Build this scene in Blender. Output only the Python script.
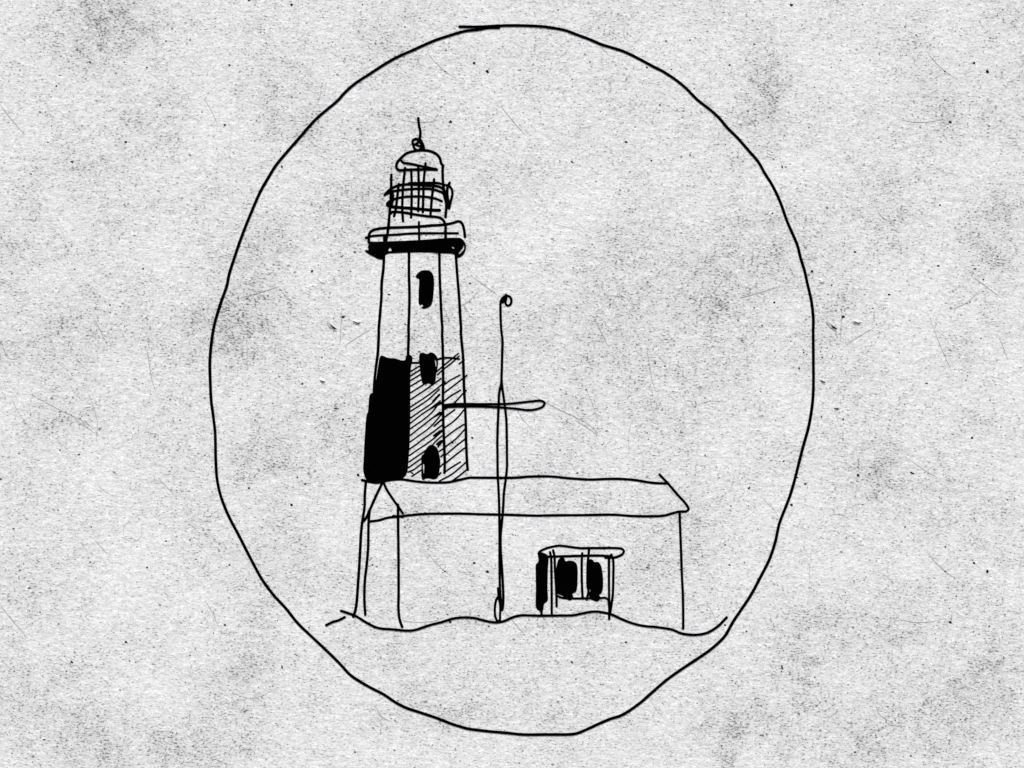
import bpy, bmesh, math, random
from mathutils import Vector, noise
from mathutils.geometry import tessellate_polygon

for o in list(bpy.data.objects): bpy.data.objects.remove(o, do_unlink=True)
sc = bpy.context.scene
COL = sc.collection

# ------------------------------------------------------------------ camera, sky, sun, exposure
S = 0.0025            # metres of wall surface per unit of the drawing
ZC = 1.5              # height of the drawing's centre above the ground
cam = bpy.data.objects.new('camera', bpy.data.cameras.new('camera'))
COL.objects.link(cam)
cam.data.sensor_width = 36; cam.data.lens = 50
cam.location = (0, -1024*S*50/36, ZC); cam.rotation_euler = (math.radians(90), 0, 0)
cam.data.clip_end = 500; cam.data.clip_start = 0.05
sc.camera = cam

SUN_EL, SUN_AZ = 58, 14      # degrees: high, behind the viewer and a little to the left
w = bpy.data.worlds.new('World'); sc.world = w; w.use_nodes = True
nt = w.node_tree
sky = nt.nodes.new('ShaderNodeTexSky'); sky.sky_type = 'NISHITA'; sky.sun_disc = False
sky.sun_elevation = math.radians(SUN_EL); sky.sun_rotation = math.radians(180 + SUN_AZ)
sky.air_density = 1.0; sky.dust_density = 2.0; sky.ozone_density = 1.0
bg = nt.nodes['Background']; bg.inputs['Strength'].default_value = 0.09
nt.links.new(sky.outputs[0], bg.inputs['Color'])
sl = bpy.data.lights.new('sun', 'SUN'); sl.energy = 3.0; sl.angle = math.radians(0.5); sl.color = (1.0, 0.957, 0.895)
sun = bpy.data.objects.new('sun', sl); COL.objects.link(sun)
d = Vector((math.sin(math.radians(-SUN_AZ))*math.cos(math.radians(SUN_EL)),
            -math.cos(math.radians(SUN_AZ))*math.cos(math.radians(SUN_EL)), math.sin(math.radians(SUN_EL))))
sun.rotation_euler = d.to_track_quat('Z', 'Y').to_euler()
sun.location = (-1, -4, 6)
sc.view_settings.view_transform = 'Standard'; sc.view_settings.look = 'None'
sc.view_settings.gamma = 1; sc.view_settings.use_curve_mapping = False
sc.view_settings.exposure = 0.57
sc.render.engine = 'CYCLES'

# ------------------------------------------------------------------ materials
class N:
    """small helper round a node tree"""
    def __init__(s, mat): s.t = mat.node_tree; s.t.nodes.clear()
    def n(s, typ, **kw):
        x = s.t.nodes.new('ShaderNode' + typ)
        for k, v in kw.items(): setattr(x, k, v)
        return x
    def l(s, a, b): s.t.links.new(a, b)
    def inp(s, sock, v):
        if hasattr(v, 'is_output') or isinstance(v, bpy.types.NodeSocket): s.l(v, sock)
        else: sock.default_value = v
    def m(s, op, a, b=0.0, c=None):
        x = s.n('Math', operation=op); s.inp(x.inputs[0], a); s.inp(x.inputs[1], b)
        if c is not None: s.inp(x.inputs[2], c)
        return x.outputs[0]
    def v(s, op, a, b=(0, 0, 0), out=0):
        x = s.n('VectorMath', operation=op); s.inp(x.inputs[0], a); s.inp(x.inputs[1], b); return x.outputs[out]
    def mr(s, v, a, b, c=0.0, dd=1.0, smooth=False):
        x = s.n('MapRange', interpolation_type='SMOOTHSTEP' if smooth else 'LINEAR'); x.clamp = True
        s.inp(x.inputs['Value'], v)
        for k, q in (('From Min', a), ('From Max', b), ('To Min', c), ('To Max', dd)): s.inp(x.inputs[k], q)
        return x.outputs['Result']
    def noise(s, vec, scale=1.0, detail=2.0, rough=0.5):
        x = s.n('TexNoise'); s.l(vec, x.inputs['Vector'])
        x.inputs['Scale'].default_value = scale; x.inputs['Detail'].default_value = detail
        x.inputs['Roughness'].default_value = rough
        return x.outputs['Fac']

# grimy clouds on the concrete: x, y, half-width, half-height, strength (drawing units)
BLOTCH = [
 (95,22,75,30,.75),(250,30,60,22,.25),(272,92,30,48,.75),(305,118,40,32,.5),(768,95,24,55,1.0),(755,250,66,50,.7),(735,325,55,48,.7),
 (692,312,50,30,.35),(600,335,70,40,.4),(590,265,40,30,.3),(12,248,45,32,.8),(80,330,70,40,.5),(255,262,34,40,.5),(225,325,50,45,.6),
 (300,345,60,40,.35),(250,668,26,60,.75),(215,735,50,30,.65),(95,738,60,32,.9),(60,690,40,30,.4),(455,705,55,30,.7),(545,640,60,25,.3),
 (748,722,55,34,1.0),(905,725,95,45,1.0),(1000,660,60,60,.6),(800,650,40,25,.5),(1000,235,50,35,.8),(865,205,55,40,.55),(820,365,35,45,.55),
 (965,95,50,40,.3),(900,35,60,25,.3),(265,470,30,40,.5),(315,470,45,30,.4),(120,430,90,30,.3),(600,405,80,25,.3),(610,500,70,30,.25),
 (400,50,40,20,.2),(385,190,30,40,.3),(60,130,40,40,.2),(100,55,60,20,.25),(640,590,40,30,.25),(930,480,50,30,.25),(880,610,60,40,.5),
 (1000,530,40,40,.3),(20,610,40,50,.2),(350,350,40,30,.3),(555,60,60,30,.2),(640,85,60,35,.25),
]

def concrete(name, stained=True, base=(0.66, 0.66, 0.66)):
    mat = bpy.data.materials.new(name); mat.use_nodes = True
    g = N(mat)
    geo = g.n('NewGeometry'); sep = g.n('SeparateXYZ'); g.l(geo.outputs['Position'], sep.inputs[0])
    if stained:
        u = g.m('MULTIPLY_ADD', sep.outputs['X'], 1/S, 512.0)
        vv = g.m('MULTIPLY_ADD', sep.outputs['Z'], -1/S, 384.0 + ZC/S)
        zz = g.m('MULTIPLY', sep.outputs['Y'], 40.0)
    else:
        u = g.m('MULTIPLY', sep.outputs['X'], 1/S); vv = g.m('MULTIPLY', sep.outputs['Y'], 1/S); zz = g.m('MULTIPLY', sep.outputs['Z'], 40.0)
    cb = g.n('CombineXYZ'); g.l(u, cb.inputs[0]); g.l(vv, cb.inputs[1]); g.l(zz, cb.inputs[2])
    U = cb.outputs[0]
    med = g.noise(U, 0.0135, 6, .60)
    small = g.noise(g.v('ADD', U, (731, 211, 5)), 0.085, 4, .65)
    # warp so that cloud edges are ragged
    wn = g.n('TexNoise'); g.l(U, wn.inputs['Vector']); wn.inputs['Scale'].default_value = .03; wn.inputs['Detail'].default_value = 4
    W = g.v('ADD', U, g.v('MULTIPLY', g.v('SUBTRACT', wn.outputs['Color'], (.5, .5, .5)), (110, 110, 0)))
    broad = g.noise(g.v('ADD', U, (77, 401, 9)), 0.0075, 4, .55)
    tot = g.m('ADD', g.mr(med, .38, .76, 0.0, .70), g.mr(broad, .38, .66, 0.0, .42))
    if stained:
        for (x, y, rx, ry, st) in BLOTCH:
            dv = g.v('MULTIPLY', g.v('SUBTRACT', W, (x, y, 0)), (1/rx, 1/ry, 0))
            tot = g.m('ADD', tot, g.mr(g.v('LENGTH', dv, out='Value'), 0.0, 1.6, st*.70, 0.0, True))
    dirt = g.mr(g.m('MULTIPLY', tot, g.mr(small, .25, .75, .45, 1.55)), 0.0, 1.6, 0.0, 1.6)
    # grain: short, nearly level streaks
    R = g.n('VectorRotate', rotation_type='Z_AXIS'); g.l(U, R.inputs['Vector']); R.inputs['Angle'].default_value = math.radians(-5)
    Rv = R.outputs[0]
    g1 = g.noise(g.v('MULTIPLY', Rv, (.30, .54, 1)), 1.0, 2, .75)
    g2 = g.noise(g.v('MULTIPLY', g.v('ADD', Rv, (97, 331, 0)), (.30, .52, 1)), 1.0, 2, .7)
    g3 = g.noise(g.v('MULTIPLY', g.v('ADD', Rv, (17, 31, 0)), (.11, .2, 1)), 1.0, 3, .6)
    g4 = g.noise(g.v('MULTIPLY', g.v('ADD', Rv, (517, 31, 0)), (.16, .19, 1)), 1.0, 0, .5)
    thr = g.m('SUBTRACT', g.m('SUBTRACT', .655, g.mr(small, .45, .75, 0.0, .05)), g.m('MULTIPLY', dirt, .085))
    fleck = g.mr(g2, thr, g.m('ADD', thr, .11), 0.0, 1.0)           # dark flecks, denser in dirt
    g5 = g.noise(g.v('MULTIPLY', g.v('ADD', Rv, (297, 631, 3)), (.34, .60, 1)), 1.0, 1, .5)
    thr5 = g.m('SUBTRACT', g.m('SUBTRACT', .655, g.m('MULTIPLY', dirt, .075)), g.mr(small, .42, .72, 0.0, .07))
    fleck5 = g.mr(g5, thr5, g.m('ADD', thr5, .12), 0.0, 1.0)
    dots = g.mr(g4, .83, .87, 0.0, 1.0)                              # rare dark dots
    val = g.m('SUBTRACT', 1.0, g.m('MULTIPLY', dirt, .15))
    val = g.m('MULTIPLY', val, g.mr(g1, .2, .8, .70, 1.25))
    val = g.m('MULTIPLY', val, g.mr(g3, .2, .8, .80, 1.16))
    val = g.m('MULTIPLY', val, g.m('SUBTRACT', 1.0, g.m('MULTIPLY', fleck, .52)))
    val = g.m('MULTIPLY', val, g.m('SUBTRACT', 1.0, g.m('MULTIPLY', dots, .6)))
    val = g.m('MULTIPLY', val, g.m('SUBTRACT', 1.0, g.m('MULTIPLY', fleck5, .66)))
    colr = g.v('SCALE', (base[0], base[1], base[2])); colr.node.inputs['Scale'].default_value = 1
    g.l(val, colr.node.inputs['Scale'])
    h = g.m('ADD', g.m('MULTIPLY', g1, .8), g.m('ADD', g.m('MULTIPLY', g3, 2.2), g.m('MULTIPLY', small, 3.0)))
    bump = g.n('Bump'); bump.inputs['Strength'].default_value = .7; bump.inputs['Distance'].default_value = .0011
    g.l(h, bump.inputs['Height'])
    p = g.n('BsdfPrincipled'); p.inputs['Roughness'].default_value = .93
    p.inputs['Specular IOR Level'].default_value = .2
    g.l(colr, p.inputs['Base Color']); g.l(bump.outputs[0], p.inputs['Normal'])
    out = g.n('OutputMaterial'); g.l(p.outputs[0], out.inputs['Surface'])
    return mat

def plain(name, colour, rough=.9, spec=.0, vary=.25, scale=60):
    mat = bpy.data.materials.new(name); mat.use_nodes = True
    g = N(mat); geo = g.n('NewGeometry')
    nz = g.noise(geo.outputs['Position'], scale, 3, .6)
    f = g.mr(nz, .3, .7, 1-vary, 1+vary)
    c = g.v('SCALE', colour); g.l(f, c.node.inputs['Scale'])
    p = g.n('BsdfPrincipled'); p.inputs['Roughness'].default_value = rough; p.inputs['Specular IOR Level'].default_value = spec
    g.l(c, p.inputs['Base Color']); out = g.n('OutputMaterial'); g.l(p.outputs[0], out.inputs['Surface'])
    return mat

CONC = concrete('weathered_concrete')
GROUND = concrete('ground_concrete', False, (.34, .335, .32))
INK = plain('black_ink', (.0005, .0005, .0005))
SPECK = plain('dark_pit', (.014, .014, .014))
FAINT = plain('hairline_crack', (.30, .30, .30), vary=.35, scale=220)
SMUDGE = plain('grey_smudge', (.36, .36, .36), vary=.3, scale=300)
PALE = plain('pale_chip', (.72, .72, .72), vary=.08)
MATS = [CONC, INK, SPECK, FAINT, SMUDGE, PALE]

# ------------------------------------------------------------------ geometry helpers
def W3(p, h): return Vector(((p[0]-512)*S, -h, ZC + (384-p[1])*S))
def Z(x0, y0, k, pts): return [(x0 + a/k, y0 + b/k) for a, b in pts]
A = lambda *p: Z(360, 110, 8.5333, p)
B = lambda *p: Z(360, 170, 8.5333, p)
Cc = lambda *p: Z(360, 240, 8.5333, p)
D = lambda *p: Z(350, 330, 7.838, p)
E = lambda *p: Z(350, 400, 7.838, p)
F = lambda *p: Z(320, 460, 6.4, p)
G = lambda *p: Z(320, 540, 6.4, p)
H = lambda *p: Z(440, 280, 8.5333, p)
I = lambda *p: Z(430, 370, 7.877, p)
J = lambda *p: Z(440, 450, 8.5333, p)
K = lambda *p: Z(440, 540, 8.5333, p)
L = lambda *p: Z(530, 540, 10.24, p)
M = lambda *p: Z(530, 560, 10.24, p)
NN = lambda *p: Z(540, 460, 6.4, p)
O = lambda *p: Z(600, 540, 6.4, p)
P = lambda *p: Z(380, 170, 12.8, p)
Q = lambda *p: Z(415, 400, 17.067, p)

def smooth(pts, step=1.2):
    """Catmull-Rom (centripetal) through the points, resampled"""
    q = [Vector(pts[0])]
    for p in pts[1:]:
        if (Vector(p)-q[-1]).length > .15: q.append(Vector(p))
    if len(q) < 2: return q
    e = [q[0]*2-q[1]] + q + [q[-1]*2-q[-2]]
    out = []
    for i in range(1, len(e)-2):
        p0, p1, p2, p3 = e[i-1:i+3]
        t0 = 0; t1 = t0 + math.sqrt((p1-p0).length)+1e-6; t2 = t1 + math.sqrt((p2-p1).length)+1e-6; t3 = t2 + math.sqrt((p3-p2).length)+1e-6
        n = max(1, int((p2-p1).length/step))
        for k in range(n):
            t = t1 + (t2-t1)*k/n
            a1 = p0*((t1-t)/(t1-t0)) + p1*((t-t0)/(t1-t0)); a2 = p1*((t2-t)/(t2-t1)) + p2*((t-t1)/(t2-t1)); a3 = p2*((t3-t)/(t3-t2)) + p3*((t-t2)/(t3-t2))
            b1 = a1*((t2-t)/(t2-t0)) + a2*((t-t0)/(t2-t0)); b2 = a2*((t3-t)/(t3-t1)) + a3*((t-t1)/(t3-t1))
            out.append(b1*((t2-t)/(t2-t1)) + b2*((t-t1)/(t2-t1)))
    out.append(q[-1])
    return out

LAYER = [0]
def ink_height():
    LAYER[0] += 1
    return .0009 + .000004*LAYER[0]

class MB:
    """collects strokes and filled shapes of one part; build() links ONE mesh"""
    def __init__(s): s.bm = bmesh.new()
    def stroke(s, *paths, w=2.6, mat=1, h=None, taper=0):
        pts = []
        for p in paths: pts += list(p)
        c = smooth(pts); hh = ink_height() if h is None else h
        n = len(c); seed = random.Random(int(c[0].x*31+c[0].y*17)).random()*50
        L_, R_ = [], []
        for i, p in enumerate(c):
            t = (c[min(i+1, n-1)] - c[max(i-1, 0)]); t = t.normalized() if t.length > 1e-9 else Vector((1, 0))
            nn = Vector((-t.y, t.x))
            r = w/2*1.09*(1 + .06*noise.noise(Vector((i*.06+seed, .5, 0))))
            if taper: r *= 1 - taper*abs(2*i/(n-1)-1)**2
            L_.append(p + nn*r); R_.append(p - nn*r)
        # round caps
        def cap(p, a, sgn):
            v = a-p; res = []
            for k in range(1, 6):
                an = math.pi*k/6*sgn
                res.append(p + Vector((v.x*math.cos(an)-v.y*math.sin(an), v.x*math.sin(an)+v.y*math.cos(an))))
            return res
        vl = [s.bm.verts.new(W3(p, hh)) for p in L_]; vr = [s.bm.verts.new(W3(p, hh)) for p in R_]
        for i in range(n-1):
            try: s.bm.faces.new((vl[i], vl[i+1], vr[i+1], vr[i])).material_index = mat
            except ValueError: pass
        c0 = [s.bm.verts.new(W3(p, hh)) for p in cap(c[0], L_[0], 1)]
        c1 = [s.bm.verts.new(W3(p, hh)) for p in cap(c[-1], L_[-1], -1)]
        for f in ([vl[0], *c0, vr[0]], [vr[-1], *reversed(c1), vl[-1]]):
            try: s.bm.faces.new(f).material_index = mat
            except ValueError: pass
        if mat == 1:   # the ink film has a thickness: walls down to the surface
            ring = vl + c1 + list(reversed(vr)) + list(reversed(c0))
            s.skirt(ring, mat)
        return s
    def skirt(s, ring, mat):
        low = [s.bm.verts.new((v.co.x, -.0002, v.co.z)) for v in ring]
        for i in range(len(ring)):
            j = (i+1) % len(ring)
            try: s.bm.faces.new((ring[i], ring[j], low[j], low[i])).material_index = mat
            except ValueError: pass
    def fill(s, pts, mat=1, holes=(), h=None, soft=True):
        hh = ink_height() if h is None else h
        def loop(p):
            if not soft: return [Vector(a) for a in p]
            q = [Vector(a) for a in p]; m = len(q)
            e = smooth([q[-2], q[-1]] + q + [q[0], q[1]], 1.0)
            # cut the lead-in and lead-out back off
            i0 = min(range(len(e)//2), key=lambda i: (e[i]-q[0]).length)
            i1 = max(range(len(e)//2, len(e)), key=lambda i: -(e[i]-q[0]).length)
            return e[i0:i1]
        loops = [loop(pts)] + [loop(x) for x in holes]
        flat = [p for l in loops for p in l]
        vs = [s.bm.verts.new(W3(p, hh)) for p in flat]
        for t in tessellate_polygon([[Vector((p.x, p.y, 0)) for p in l] for l in loops]):
            try: s.bm.faces.new([vs[i] for i in t]).material_index = mat
            except ValueError: pass
        if mat == 1:
            k = 0
            for l in loops: s.skirt(vs[k:k+len(l)], mat); k += len(l)
        return s
    def panel(s, pts):      # bare concrete enclosed by the ink lines of a part
        return s.fill(pts, mat=0, h=.0003 + .00001*s.pan(), soft=False)
    cnt = [0]
    def pan(s): MB.cnt[0] += 1; return MB.cnt[0]
    def disc(s, p, r, mat=1): return s.fill([(p[0]+r*math.cos(a*math.pi/6), p[1]+r*math.sin(a*math.pi/6)) for a in range(12)], mat, soft=False)
    def build(s, name, parent=None, label=None):
        for f in s.bm.faces:
            f.normal_update()
            if abs(f.normal.y) > .5 and f.normal.y > 0: f.normal_flip()
        used = sorted({f.material_index for f in s.bm.faces})
        rm = {k: i for i, k in enumerate(used)}
        for f in s.bm.faces: f.material_index = rm[f.material_index]
        org = parent.matrix_world.translation if parent else Vector()
        if parent and parent.type == 'EMPTY' or parent: 
            org = ORG[parent.name]
        bmesh.ops.translate(s.bm, verts=s.bm.verts, vec=-org)
        me = bpy.data.meshes.new(name); s.bm.to_mesh(me); s.bm.free()
        for k in used: me.materials.append(MATS[k])
        o = bpy.data.objects.new(name, me); COL.objects.link(o)
        if parent: o.parent = parent
        ORG[o.name] = org.copy() if parent else Vector()
        if label: o['label'] = label
        return o
ORG = {}
def thing(name, label, cat, base):
    o = bpy.data.objects.new(name, None); COL.objects.link(o); o.empty_display_size = .05
    o.location = W3(base, 0); ORG[o.name] = Vector(o.location)
    o['label'] = label; o['category'] = cat
    return o
def one(o, label, cat, group=None):
    o['label'] = label; o['category'] = cat
    if group: o['group'] = group
    return o

# ------------------------------------------------------------------ the ground and the wall
bm = bmesh.new()
vs = [bm.verts.new(p) for p in ((-60, -80, 0), (60, -80, 0), (60, 60, 0), (-60, 60, 0))]
bm.faces.new(vs)
me = bpy.data.meshes.new('ground'); bm.to_mesh(me); bm.free(); me.materials.append(GROUND)
ground = bpy.data.objects.new('ground', me); COL.objects.link(ground); ground['kind'] = 'structure'

rnd = random.Random(4)
wm = MB()
def box(bm, a, b, mat):
    v = [bm.verts.new((x, y, z)) for x in (a[0], b[0]) for y in (a[1], b[1]) for z in (a[2], b[2])]
    for f in ((0, 1, 3, 2), (4, 6, 7, 5), (0, 4, 5, 1), (2, 3, 7, 6), (0, 2, 6, 4), (1, 5, 7, 3)):
        bm.faces.new([v[i] for i in f]).material_index = mat
box(wm.bm, (-6, 0, -.2), (6, .25, 3.6), 0)

def each_tile(p):
    for ox in (-500, 0, 500):
        for oy in (-500, 0, 500):
            x, y = p[0]+ox, p[1]+oy
            if -60 < x < 1084 and -60 < y < 828: yield ox, oy
# pits in the surface: position in a 500-unit repeat, half-length, half-height, angle
PITS = [
 (291.5,5,1.5,1.3,0),(229.5,65,1.1,.9,0),(225,125,1.3,.9,-20),(282,167,.8,2.0,15),(126,142,1.4,1.0,0),(450.3,122,1.7,1.2,0),
 (487,71,1.4,1.1,10),(473.7,63,1.2,1.0,0),(312,271.3,1.3,1.2,0),(343.3,316.8,1.6,1.3,0),(72,162,1.5,.8,-30),(305,484,1.0,.9,0),
 (297.5,477.5,.9,.7,0),(336.5,408.7,2.6,.7,-5),(472,437.7,1.4,1.1,0),(249,488,1.1,1.4,-25),(358,475,1.2,1.6,35),(1,479,1.2,1.0,0),
 (412,473,2.5,.9,-30),(362.5,504.5,.8,.6,0),(322,357.5,.9,.8,0),(321.5,416.8,.8,.8,0),(343,419.3,1.0,.9,0),(474.3,563,1.2,1.0,0),
 (487.5,572,1.4,1.1,0),(445,571.5,1.0,.8,0),(262,325.6,.9,.8,0),(120,190,1,.6,0),(147,567.5,1.1,.8,0),(225,625,1,.9,-30),(166,541,1,.7,20),
 (190,655,.8,.8,0),(160,605,1,.7,0),(389,294.5,1.6,.8,-10),(355,252,1.4,.8,0),(309,127.5,.9,.6,0),(445,100,.8,.6,0),(489,126,.9,.8,0),
 (58,10,.8,.7,0),(90,62,.8,.7,0),(40,112,.9,.7,0),(20,70,.8,.6,0),(202,112,.7,.6,0),(190,40,.9,.7,0),(370,60,.7,.6,0),(405,27,.9,.7,0),
 (20,330,.9,.7,0),(110,305,.9,.8,0),(180,420,.8,.7,0),(60,450,.9,.8,0),(205,455,.8,.7,0),(390,420,.9,.6,0),(450,350,.7,.7,0),(490,400,.8,.6,0),
 (238,320,1.0,.7,-20),(205,398,.8,.6,0),(218,386,.7,.5,0),(440,205,.9,.7,0),(395,220,.8,.6,-20),(470,302,.8,.6,0),(165,366,1.0,.6,0)]
for (x, y, a, b, r) in PITS:
    x %= 500; y %= 500
    for ox, oy in each_tile((x, y)):
        r_ = math.radians(r); q = []
        for k in range(9):
            t = k*math.tau/9; j = rnd.uniform(.7, 1.25)
            ex, ey = a*math.cos(t)*j*1.0, b*math.sin(t)*j*1.0
            q.append((x+ox+ex*math.cos(r_)+ey*math.sin(r_), y+oy-ex*math.sin(r_)+ey*math.cos(r_)))
        wm.fill(q, 2, h=.0007, soft=False)
# tiny flecks of dirt in small clusters
for k in range(2300):
    x, y = rnd.uniform(-20, 1044), rnd.uniform(-20, 788)
    if k % 2:
        bl = rnd.choice(BLOTCH); x, y = rnd.gauss(bl[0], bl[2]*.7), rnd.gauss(bl[1], bl[3]*.7)
    a = rnd.uniform(.25, .55) if k % 12 else rnd.uniform(.55, .95); q = []
    for j in range(6):
        t = j*math.tau/6; s_ = rnd.uniform(.6, 1.3)
        q.append((x+a*1.5*math.cos(t)*s_, y+a*math.sin(t)*s_))
    wm.fill(q, 2 if k % 5 < 2 else 4, h=.00066, soft=False)
# hairline scratches and cracks
SCRW = .95
SCR = [
 ([(0,105),(12,120),(25,135)], .7),([(95,40),(102,48),(108,54)], .6),([(240,298),(255,294),(268,290),(278,287)], .8),
 ([(147,348),(149,362),(152,380),(156,392)], .7),([(30,394),(60,410),(88,424),(98,434)], .6),([(342,305),(341,325),(340,344)], .55),
 ([(343,347),(358,337),(375,327)], .5),([(75,420),(92,431),(97,435)], .6),([(94,318),(101,332),(108,346)], .7),
 ([(399,119),(412,122),(428,122),(440,120)], .5),([(427,52),(436,63),(446,72),(455,78)], .55),([(247,345),(247,370)], .45),
 ([(130,20),(124,28),(125,38),(134,42),(141,36),(142,26)], .25),([(498,335),(503,347),(508,360)], .6),
 ([(205,100),(212,112),(218,126)], .45),([(375,205),(381,216),(392,222)], .5),([(450,310),(466,303),(480,290)], .45),
 ([(85,385),(97,420),(96,440)], .4),([(160,480),(175,496)], .5),([(410,460),(424,470),(438,478)], .45),
 ([(430,318),(440,345),(452,372)], .45),([(10,395),(20,415),(32,430)], .45),([(470,212),(470,240)], .4),([(470,275),(484,285),(500,297)], .5)]
for pts, wd in SCR:
    for ox, oy in each_tile(pts[0]):
        wm.stroke([(x+ox, y+oy) for x, y in pts], w=wd*SCRW, mat=3, h=.00064, taper=.7)
for k in range(22):
    x, y = rnd.uniform(0, 1024), rnd.uniform(0, 768); a = rnd.choice((rnd.uniform(.5, 1.3), rnd.uniform(-.3, .3), rnd.uniform(1.4, 1.8))); l_ = rnd.uniform(5, 22); c_ = rnd.uniform(-.25, .25)
    wm.stroke([(x, y), (x+l_*math.cos(a), y+l_*math.sin(a)), (x+2*l_*math.cos(a+c_), y+2*l_*math.sin(a+c_))], w=.28, mat=3, h=.00062, taper=.8)
# raised chips of cement, lit from above
def chip(x, y, L_, Wd, ang, hgt):
    ca, sa = math.cos(ang), math.sin(ang); rings = []
    for r in (1.0, .66, .33):
        ring = []
        for k in range(14):
            t = k*math.tau/14; j = 1 + .22*noise.noise(Vector((x*.7+math.cos(t), y*.7+math.sin(t), 3)))
            ex, ey = L_*r*j*math.cos(t), Wd*r*j*math.sin(t) + (1-r)*Wd*.55
            ring.append(wm.bm.verts.new(W3((x+ex*ca-ey*sa, y+ex*sa+ey*ca), .0004 + (1-r*r)*hgt if r < 1 else .0001)))
        rings.append(ring)
    for a, b in zip(rings, rings[1:]):
        for k in range(14): wm.bm.faces.new((a[k], a[(k+1) % 14], b[(k+1) % 14], b[k]))
    wm.bm.faces.new(rings[-1])
for (x, y, L_, Wd, an, hg) in ((331,325.5,5.5,2.2,.62,.0035),(357,321.5,5,1.9,.1,.0022),(322,380,3.8,1.7,.5,.0024),(321.5,281,3.6,1.9,.75,.0024),(228,313,2.5,1.2,.2,.0012)):
    for ox, oy in each_tile((x, y)): chip(x+ox, y+oy, L_, Wd, an, hg)
# grey smudge of the two deep chips
for ox in (0, 500):
    for dx, dy, l_, w_, a_ in ((330.2,324.3,4.6,1.0,.62),(334.5,328.2,2.6,1.0,.5),(356.5,322.8,4.0,.75,.15),(322.5,381.5,2.9,.7,.5),(355.2,322.2,2.4,.55,.35),(332.8,326.8,2.9,.7,.62),(358.6,323.2,1.5,.5,-.3)):
        q = []
        for k in range(12):
            t = k*math.tau/12; j = rnd.uniform(.75, 1.2); ex, ey = l_*math.cos(t)*j, w_*math.sin(t)*j
            q.append((dx+ox+ex*math.cos(a_)-ey*math.sin(a_), dy+ex*math.sin(a_)+ey*math.cos(a_)))
        wm.fill(q, 2 if l_ < 3 else 4, h=(.0003 if l_ < 3 else 0) + (.0038 if dy < 330 and dx < 340 else .0027), soft=False)
wall = wm.build('wall'); wall['kind'] = 'structure'

# ------------------------------------------------------------------ lighthouse
lh = thing('lighthouse', 'tall tapering black ink lighthouse with dark lower band, rising behind the low house', 'lighthouse', (412, 620))
t = MB()
t.panel(Cc((205,130),(818,130),(845,480),(862,768)) + D((868,0),(890,330),(903,620),(908,768)) + E((910,330),(920,545),(860,600),(770,645),(600,647),(470,637),(400,625),(120,640)) + F((285,300),(270,400),(258,560),(245,768)) + G((232,420),(213,490),(230,487)) + F((320,330)) + F((395,148),(293,145)) + E((103,540),(115,300),(145,0)) + D((160,500),(187,490),(192,400),(205,280),(218,180),(228,0)) + Cc((172,620),(183,480),(200,240)))
t.stroke(Cc((205,130),(200,240),(185,370),(183,480),(172,620),(160,768)), D((226,20),(218,180),(205,280),(192,400),(187,490)))
t.stroke(Cc((418,110),(418,300),(422,450),(420,600),(414,768)), D((460,20),(458,100),(455,200)))
t.stroke(Cc((677,110),(680,300),(688,500),(697,680),(703,760)), D((722,20),(727,150),(730,400),(728,550),(732,750)), E((737,330),(743,500),(740,570)))
t.stroke(Cc((818,130),(830,300),(845,480),(855,650),(862,760)), D((869,20),(885,200),(890,330),(895,480),(903,620),(908,760)), E((910,330),(918,500),(922,545)))
t.stroke(F((293,145),(287,220),(285,300),(270,400),(262,480),(258,560),(250,700),(245,768)), G((232,420),(222,465),(213,490)))
t.stroke(D((430,250),(485,257),(545,257)), w=1.9); t.stroke(D((685,232),(720,221),(780,218),(855,228)), w=2.0)
t.build('tower', lh)
t = MB()
t.fill(D((233,215),(245,200),(265,205),(300,218),(350,222),(410,238),(430,235),(440,205),(460,192),(485,205),(490,230),(482,270),(475,330),(473,500),(473,700)) +
       E((472,200),(467,350),(458,480),(450,560),(430,600),(395,620),(340,622),(290,632),(250,640),(210,655),(170,640),(130,625),(112,590),(103,540),(106,480),(115,300),(130,120)) +
       D((140,640),(150,530),(160,500),(185,487),(203,400),(212,340),(222,270)))
t.build('dark_facet', lh, 'solid black left side of the lower tower')
t = MB()
h1 = 1.45
def ext(q, n=4.6): # carry a hatch back to the edge of the black facet
    (x0, y0), (x1, y1) = q[0], q[1]; s_ = (y1-y0)/(x1-x0); return [(410.3, y0 + s_*(410.3-x0))] + q
for q in (D((475,325),(540,285)), D((475,360),(545,315)), D((475,395),(550,350)), D((475,440),(555,392)), D((475,492),(530,457),(580,425)),
          D((475,545),(600,462),(712,382)), D((475,603),(600,520),(680,460),(745,405)), D((475,637),(560,583),(620,540),(700,465)),
          D((475,690),(560,630),(640,575),(705,505)), E((467,385),(540,333)) + Q((120,680),(250,590),(460,430)),
          E((465,435),(560,370),(587,353)) + Q((340,640),(450,540)), E((462,485),(560,418),(638,362)) + Q((340,720),(460,610)),
          E((458,530),(560,458)), E((455,565),(500,545),(560,500)), E((485,597),(560,548)),
          E((690,368),(720,330)), E((690,355),(722,320)), E((700,402),(728,383)), E((712,445),(735,422)), E((705,525),(732,498)), E((700,585),(712,570))):
    t.stroke(q, w=h1)
for q in (Q((0,335),(130,235),(300,130),(450,60)), Q((0,435),(150,330),(300,200),(380,90),(430,10)), Q((0,540),(230,360),(340,275),(425,205)),
          Q((0,655),(250,470),(380,330),(460,230))):
    t.stroke(ext(q), w=h1)
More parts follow.
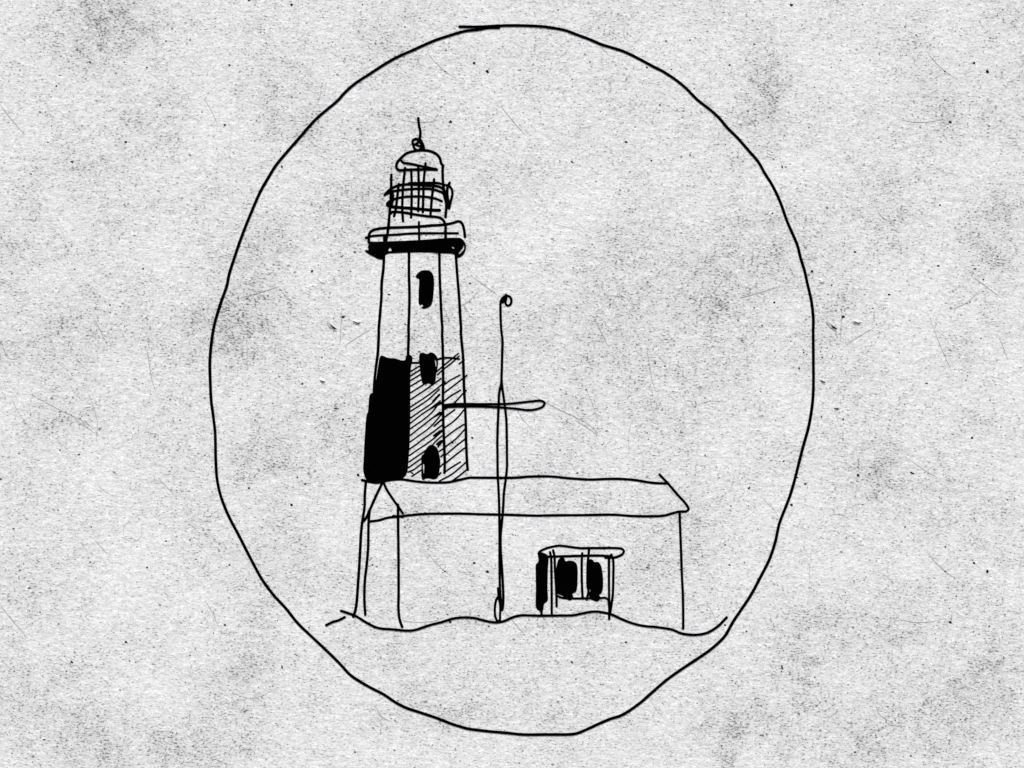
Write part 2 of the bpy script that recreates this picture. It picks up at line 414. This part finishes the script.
for q in (Q((330,445),(400,380),(460,330)), Q((320,610),(400,570),(460,520)), Q((370,755),(420,720),(470,690)), Q((270,140),(350,100),(450,45)),
          Q((340,280),(420,235),(460,210)), D((650,560),(700,505)), D((640,610),(705,560)), Q((400,730),(440,700)), Q((330,600),(430,530))):
    t.stroke(q, w=1.8)
for q in (D((680,325),(720,290),(790,232),(850,183)), D((685,350),(730,310),(800,255),(856,203)), D((855,265),(895,235)), I((108,118),(160,80),(235,40)),
          I((110,180),(200,112),(290,42)), I((110,245),(170,200),(240,158)), I((115,310),(190,260),(240,205),(285,160)), I((110,375),(150,345),(195,312)),
          I((110,458),(190,400),(230,360),(265,315)), I((115,535),(190,478),(262,430)), I((120,605),(200,545),(240,505),(275,465)),
          I((120,672),(200,603),(280,540)), I((120,735),(200,670),(285,605)), E((750,560),(800,525),(865,485)), E((700,635),(800,580),(850,540),(905,490)),
          E((800,635),(860,590),(915,545)), E((845,768-548),(880,195)) if False else I((268,430),(262,432))):
    t.stroke(q, w=h1)
t.build('hatched_facets', lh, 'front and right sides of the lower tower shaded with slanting lines')
MB().fill(Cc((473,315),(480,300),(500,278),(520,263),(550,257),(590,262),(615,280),(628,310),(632,370),(628,450),(620,520),(605,560),(575,580),(545,588),(525,582),(525,572),(540,564),(525,550),(515,560),(503,548),(500,450),(500,330),(485,327))).build('window', lh)
MB().fill(D((545,190),(560,178),(580,180),(605,187),(635,175),(660,185),(685,215),(690,260),(685,300),(675,350),(668,400),(640,430),(615,418),(595,428),(570,420),(560,390),(552,340),(545,280)),
          holes=[D((667,232),(676,255),(674,290),(669,262))]).build('window', lh)
MB().fill(E((560,440),(575,425),(590,395),(615,360),(640,350),(665,360),(685,380),(698,420),(708,480),(703,540),(695,590),(680,615),(655,622),(620,615),(590,618),(570,628),(560,600),(560,520)),
          holes=[E((574,500),(580,505),(578,575),(573,540))]).build('window', lh)
# gallery
t = MB()
t.fill(B((60,603),(100,612),(250,608),(420,602),(580,592),(700,583),(800,578),(860,582),(890,610),(905,650),(895,700),(870,735),(835,750),(815,730),(790,717),(700,712),(550,703),(430,705),(300,710),(240,715),(218,727),(208,750),(190,764),(160,762),(120,742),(80,722),(42,692),(48,682),(72,684),(66,655),(78,625),(62,614)),
       holes=[B((243,690),(255,663),(270,688)), B((884,640),(888,670),(862,705),(840,718),(856,690),(876,668)), B((780,655),(800,660),(812,668),(790,668))])
gal = t.build('gallery', lh)
t = MB()
t.panel(B((78,610),(85,535),(170,500),(350,490),(730,465),(845,438),(888,510),(890,600)))
t.stroke(B((895,570),(888,510),(870,455),(845,438),(800,450),(730,465),(600,475),(480,485),(350,490),(250,493),(170,500),(110,515),(85,535),(75,570),(78,620)))
t.stroke(B((50,580),(100,565),(180,558),(300,553),(430,543),(600,540),(750,540),(835,540)), w=2.3)
t.stroke(B((503,445),(505,600)), w=2.2); t.stroke(B((208,560),(208,605)), w=2.6)
t.build('railing', gal)
# lantern room
t = MB()
t.panel(P((145,60),(800,0),(810,200),(848,480),(838,600),(845,768),(105,768),(130,480)))
t.stroke(P((145,62),(143,200),(140,300),(130,480),(118,600),(110,720)), B((245,450),(235,540),(222,600)))
t.stroke(P((160,290),(162,340),(158,400)), w=3)
t.stroke(A((706,478),(704,540))+P((801,30),(803,100),(810,200),(830,330),(845,400),(848,480),(838,600)))
t.stroke(P((130,560),(150,540),(220,537),(320,548),(450,570),(600,592),(740,605),(790,625),(820,660),(840,720)), B((730,500),(730,590)))
t.stroke(P((890,165),(865,220),(860,300),(872,400)))
lan = t.build('lantern_room', lh)
for q in (A((385,495),(375,580)) + P((300,160),(290,300),(285,500),(295,655)), P((240,180),(230,260),(215,400),(200,510),(180,590)),
          A((437,515),(440,600)) + P((405,200),(405,400),(398,605)), A((497,480),(500,580)) + P((497,200),(493,400),(488,525)),
          A((560,455),(548,560)) + P((560,150),(555,300),(548,540)), P((693,120),(675,260),(660,400),(645,590))):
    MB().stroke(q, w=2.4).build('glazing_bar', lan)
t = MB()
t.stroke(P((60,320),(110,265),(170,225),(250,195),(350,185),(500,190),(600,200),(700,205),(780,225),(820,260),(850,330),(868,400),(880,485)))
t.stroke(P((370,170),(500,168),(650,165),(750,170),(830,190),(890,210),(920,250),(925,320),(905,400),(885,490)), w=2.4)
t.stroke(P((75,310),(150,277),(250,260),(400,245),(550,240),(670,248),(750,270),(810,300),(835,380)), w=2.5)
t.stroke(P((90,430),(120,400),(180,375),(280,350),(400,340),(560,342),(660,355),(720,370),(790,400)), w=2.3)
t.stroke(P((95,450),(150,470),(250,480),(400,490),(550,505),(700,515),(762,515)), w=3.0)
t.disc(P((128,432))[0], 3.3)
t.build('railing', lan)
t = MB()
dome_line = A((710,475),(695,460),(680,410),(650,375),(600,352),(540,345),(470,350),(400,370),(345,415),(315,455),(310,490),(330,513),(400,510),(500,508),(600,508),(655,510))
t.panel(dome_line)
t.stroke(dome_line); t.stroke(A((655,507),(600,495),(500,475),(420,458),(370,450),(355,435)), w=2.4)
dome = t.build('dome', lh)
t = MB()
t.stroke(A((450,262),(475,247),(503,262),(530,300),(552,345)))
t.stroke(A((515,262),(485,285),(458,295),(447,278),(458,252),(485,246)), w=2.3); t.stroke(A((452,295),(465,328),(492,345),(525,325)), w=2.3)
t.stroke(A((462,292),(520,312)), w=2.0); t.stroke(A((515,255),(538,300),(545,335)), w=2.6)
t.build('ball_finial', dome)
MB().stroke(A((497,70),(503,130),(515,185),(512,225),(505,252)), w=2.5).build('lightning_rod', dome)

# ------------------------------------------------------------------ long low house
ho = thing('house', 'long low black ink house with pitched roof, at the foot of the lighthouse', 'house', (520, 620))
ridge = E((95,627),(150,640),(215,648)) + F((440,130),(520,124),(600,135),(680,143),(820,142),(900,125),(960,113)) + J((300,236),(480,237),(650,236),(740,228),(850,225),(950,226)) + NN((200,118),(330,125),(430,121),(540,122),(620,130),(720,146),(810,150))
eave = NN((765,93),(810,140),(870,210),(940,290),(950,315),(935,328),(890,330),(850,340),(790,356),(700,360),(590,358),(470,350),(300,352),(20,355)) + J((850,560),(740,558),(560,552),(350,548),(200,543),(20,543)) + F((670,345),(560,355),(500,362),(430,370),(380,385),(320,393))
t = MB()
t.panel(F((400,146)) + ridge[4:] + eave[2:-2] + F((530,345)))
t.stroke(ridge, w=2.4); t.stroke(eave, w=2.4); t.stroke(F((468,357),(500,360),(530,365)), w=2.0)
t.build('roof', ho)
t = MB()
t.panel(F((400,150),(320,330),(308,560),(290,768)) + G((285,300),(290,480),(300,530),(370,562),(470,572),(515,572),(500,430),(500,0)) + F((500,285)))
t.stroke(F((397,150),(370,205),(320,315),(295,370),(278,392)), w=2.4)
t.stroke(F((408,145),(425,185),(460,240),(500,297),(530,340)), w=2.4)
t.stroke(F((317,325),(311,400),(308,560),(298,680)), G((288,250),(284,380),(290,478)), w=2.5)
t.stroke(F((499,285),(500,450),(502,600),(503,768)), G((503,350),(502,440),(510,510),(526,555)), w=2.5)
t.build('gable_wall', ho)
t = MB()
grd = G((135,453),(180,468),(230,487),(300,530),(370,562),(470,572),(560,580),(610,575),(700,545),(780,525)) + K((60,685),(130,667),(220,660),(300,667),(380,688),(440,700),(490,703),(550,690),(600,668),(650,650),(700,642),(760,643)) + M((0,567),(100,570),(300,568),(440,565),(520,550),(600,533),(680,527),(750,537),(830,555),(920,597)) + O((200,530),(270,548),(360,557),(460,573),(520,597),(600,607),(680,595),(750,555),(810,495))
t.panel([p for p in eave[6:-4]] + [p for p in grd if 400 < p[0] < 683])
t.stroke(NN((893,335),(897,450),(903,600),(908,740)), O((530,350),(532,480),(532,566)), w=2.4)
t.build('front_wall', ho)
# porch on the front wall
t = MB()
t.stroke(L((88,140),(100,118),(130,100),(190,78),(290,58),(350,62),(430,73),(520,83),(620,82),(720,82),(920,85),(950,95),(962,115),(945,145),(910,165),(870,178),(770,180)), w=2.3)
t.stroke(L((190,170),(400,165),(600,160),(740,160),(820,165)), w=2.3)
t.panel(L((88,140),(130,100),(290,58),(430,73),(920,85),(962,115),(870,178),(190,170)))
po = t.build('porch_roof', ho)
t = MB().fill(L((80,140),(110,125),(150,135),(185,160),(190,200),(183,300),(180,500),(180,620),(145,655),(138,700),(130,725),(95,725),(65,700),(60,500),(58,330),(60,250),(85,220),(82,170)))
t.stroke(L((118,710),(118,756)), w=2.4)
t.build('door', ho, 'solid black doorway at the left end of the porch')
for q in ([L((205,125),(215,180),(220,400),(222,600),(222,750))], [L((237,105),(250,170),(255,300),(262,400),(270,550),(272,675))],
          [L((535,135),(530,200),(530,400),(538,600))], [L((605,90),(597,170),(590,250),(590,480),(598,520),(580,610))],
          [L((808,180),(808,400),(810,600)), M((812,480),(810,603))], [L((832,150),(850,200),(852,400),(848,550),(835,650),(820,740))]):
    MB().stroke(*q, w=2.35).build('post', ho)
MB().fill(L((290,200),(320,180),(350,185),(365,215),(400,210),(440,215),(475,240),(487,290),(487,400),(480,500),(465,535),(435,550),(445,590),(410,620),(380,610),(345,580),(310,562),(285,550),(268,500),(262,400),(268,290),(280,230))).build('window', ho)
MB().fill(L((585,210),(620,195),(645,205),(660,225),(690,222),(715,240),(735,290),(748,400),(745,500),(730,545),(710,560),(725,590),(690,630),(650,620),(610,600),(604,560),(592,500),(583,350)),
          holes=[L((606,510),(616,506),(608,545),(602,560))]).build('window', ho)
MB().stroke(L((290,575),(320,590),(400,598),(580,597),(700,595),(770,592),(795,605),(805,640),(810,700)), w=2.1).build('sill', ho)

# ------------------------------------------------------------------ flagpole
fp = thing('flagpole', 'tall thin black ink flagpole with a crossbar, standing in front of the long low house', 'flagpole', (498, 621))
t = MB()
t.stroke(H((516,215),(516,300),(522,420),(533,520),(531,600),(527,768)), I((564,40),(560,110),(545,180),(540,290),(533,450),(530,600)), J((490,0),(492,200),(500,350),(505,500),(508,740)), K((508,80),(508,200),(511,400),(518,520),(526,597)), w=2.4)
t.stroke(I((563,60),(567,120),(575,180),(590,290),(600,380),(605,550),(606,700)), J((572,130),(563,230),(545,370),(540,470),(528,620),(518,720)), K((518,80),(526,200),(535,350),(540,500),(536,570),(529,597)), w=2.4)
t.stroke(J((516,600),(513,700)), K((514,50),(517,200)), w=1.7)
t.build('mast', fp)
MB().stroke(H((516,225),(516,195),(525,165),(545,143),(575,135),(600,147),(609,180),(600,208),(578,219),(562,205),(558,178),(568,150),(545,165),(535,190)), w=2.3).build('mast_knob', fp)
MB().stroke(I((112,277),(200,268),(400,269),(600,267),(700,258),(800,247),(875,243),(902,258),(888,288),(830,310),(770,316),(700,308),(600,298),(400,288),(200,289),(118,292)), w=2.3).stroke(I((130,283),(400,279)), w=1.5).build('crossbar', fp)
MB().stroke(K((495,412),(500,480),(513,560),(512,640),(508,688),(490,690),(472,650),(468,580),(480,510),(498,482)), w=2.2).build('base_cleat', fp)

# ------------------------------------------------------------------ ground lines and oval border
one(MB().stroke(grd, w=2.4).build('ground_line'), 'long wavy black ink line marking the ground below the house', 'line')
one(MB().stroke(G((40,545),(80,525),(120,513),(158,493)), w=2.4).build('ground_stroke'), 'short slanting ink stroke on its own, just left of the wavy ground line', 'line')
V = lambda x, y, k=5.12: (lambda *p: Z(x, y, k, p))
oval = V(400,0)((305,137),(400,138),(500,133),(560,131),(650,132),(745,138),(850,157),(900,176)) + \
 V(580,20)((50,100),(105,124),(160,141),(220,160),(290,193),(370,236),(430,267),(500,314),(545,352),(600,408),(670,463)) + \
 V(680,100,6.4)((250,115),(300,175),(370,245),(440,325),(500,395),(540,465),(590,545),(640,650),(682,768)) + \
 V(720,200,6.4)((450,185),(495,290),(515,370),(540,450),(560,540),(585,650),(597,768)) + \
 V(700,310)((579,100),(580,250),(580,400),(575,480),(555,600),(530,690)) + \
 V(660,440)((715,100),(690,200),(665,285),(640,350),(610,430),(590,520),(560,610),(520,690)) + \
 V(600,580)((770,80),(720,155),(680,215),(640,285),(605,322),(560,360),(500,402),(430,448),(340,512),(270,572),(200,633),(110,692),(50,712)) + \
 V(450,618)((760,542),(700,570),(650,590),(620,595),(500,596),(370,596),(290,588),(180,578),(90,566),(40,552)) + \
 V(300,618)((780,543),(700,512),(620,485),(540,458),(490,432),(430,392),(350,350),(260,293),(210,240),(150,180),(60,95)) + \
 V(200,540)((500,425),(440,350),(380,285),(320,205),(270,115)) + \
 V(180,400)((300,690),(250,595),(210,495),(190,405),(183,300),(180,170),(170,80)) + \
 V(180,270)((160,670),(155,570),(153,470),(160,380),(175,285),(205,180),(240,80)) + \
 V(190,140)((200,690),(235,580),(270,480),(310,380),(360,265),(400,195),(440,130)) + \
 V(240,60,6.4)((300,590),(370,510),(480,385),(560,315),(620,265),(680,200),(745,145),(830,90)) + \
 V(330,0)((270,335),(340,295),(440,250),(530,210),(610,183),(690,160),(760,152),(810,143),(865,142))
one(MB().stroke(oval, w=2.65).build('oval_border'), 'large uneven black ink oval looping round the lighthouse and house', 'border')
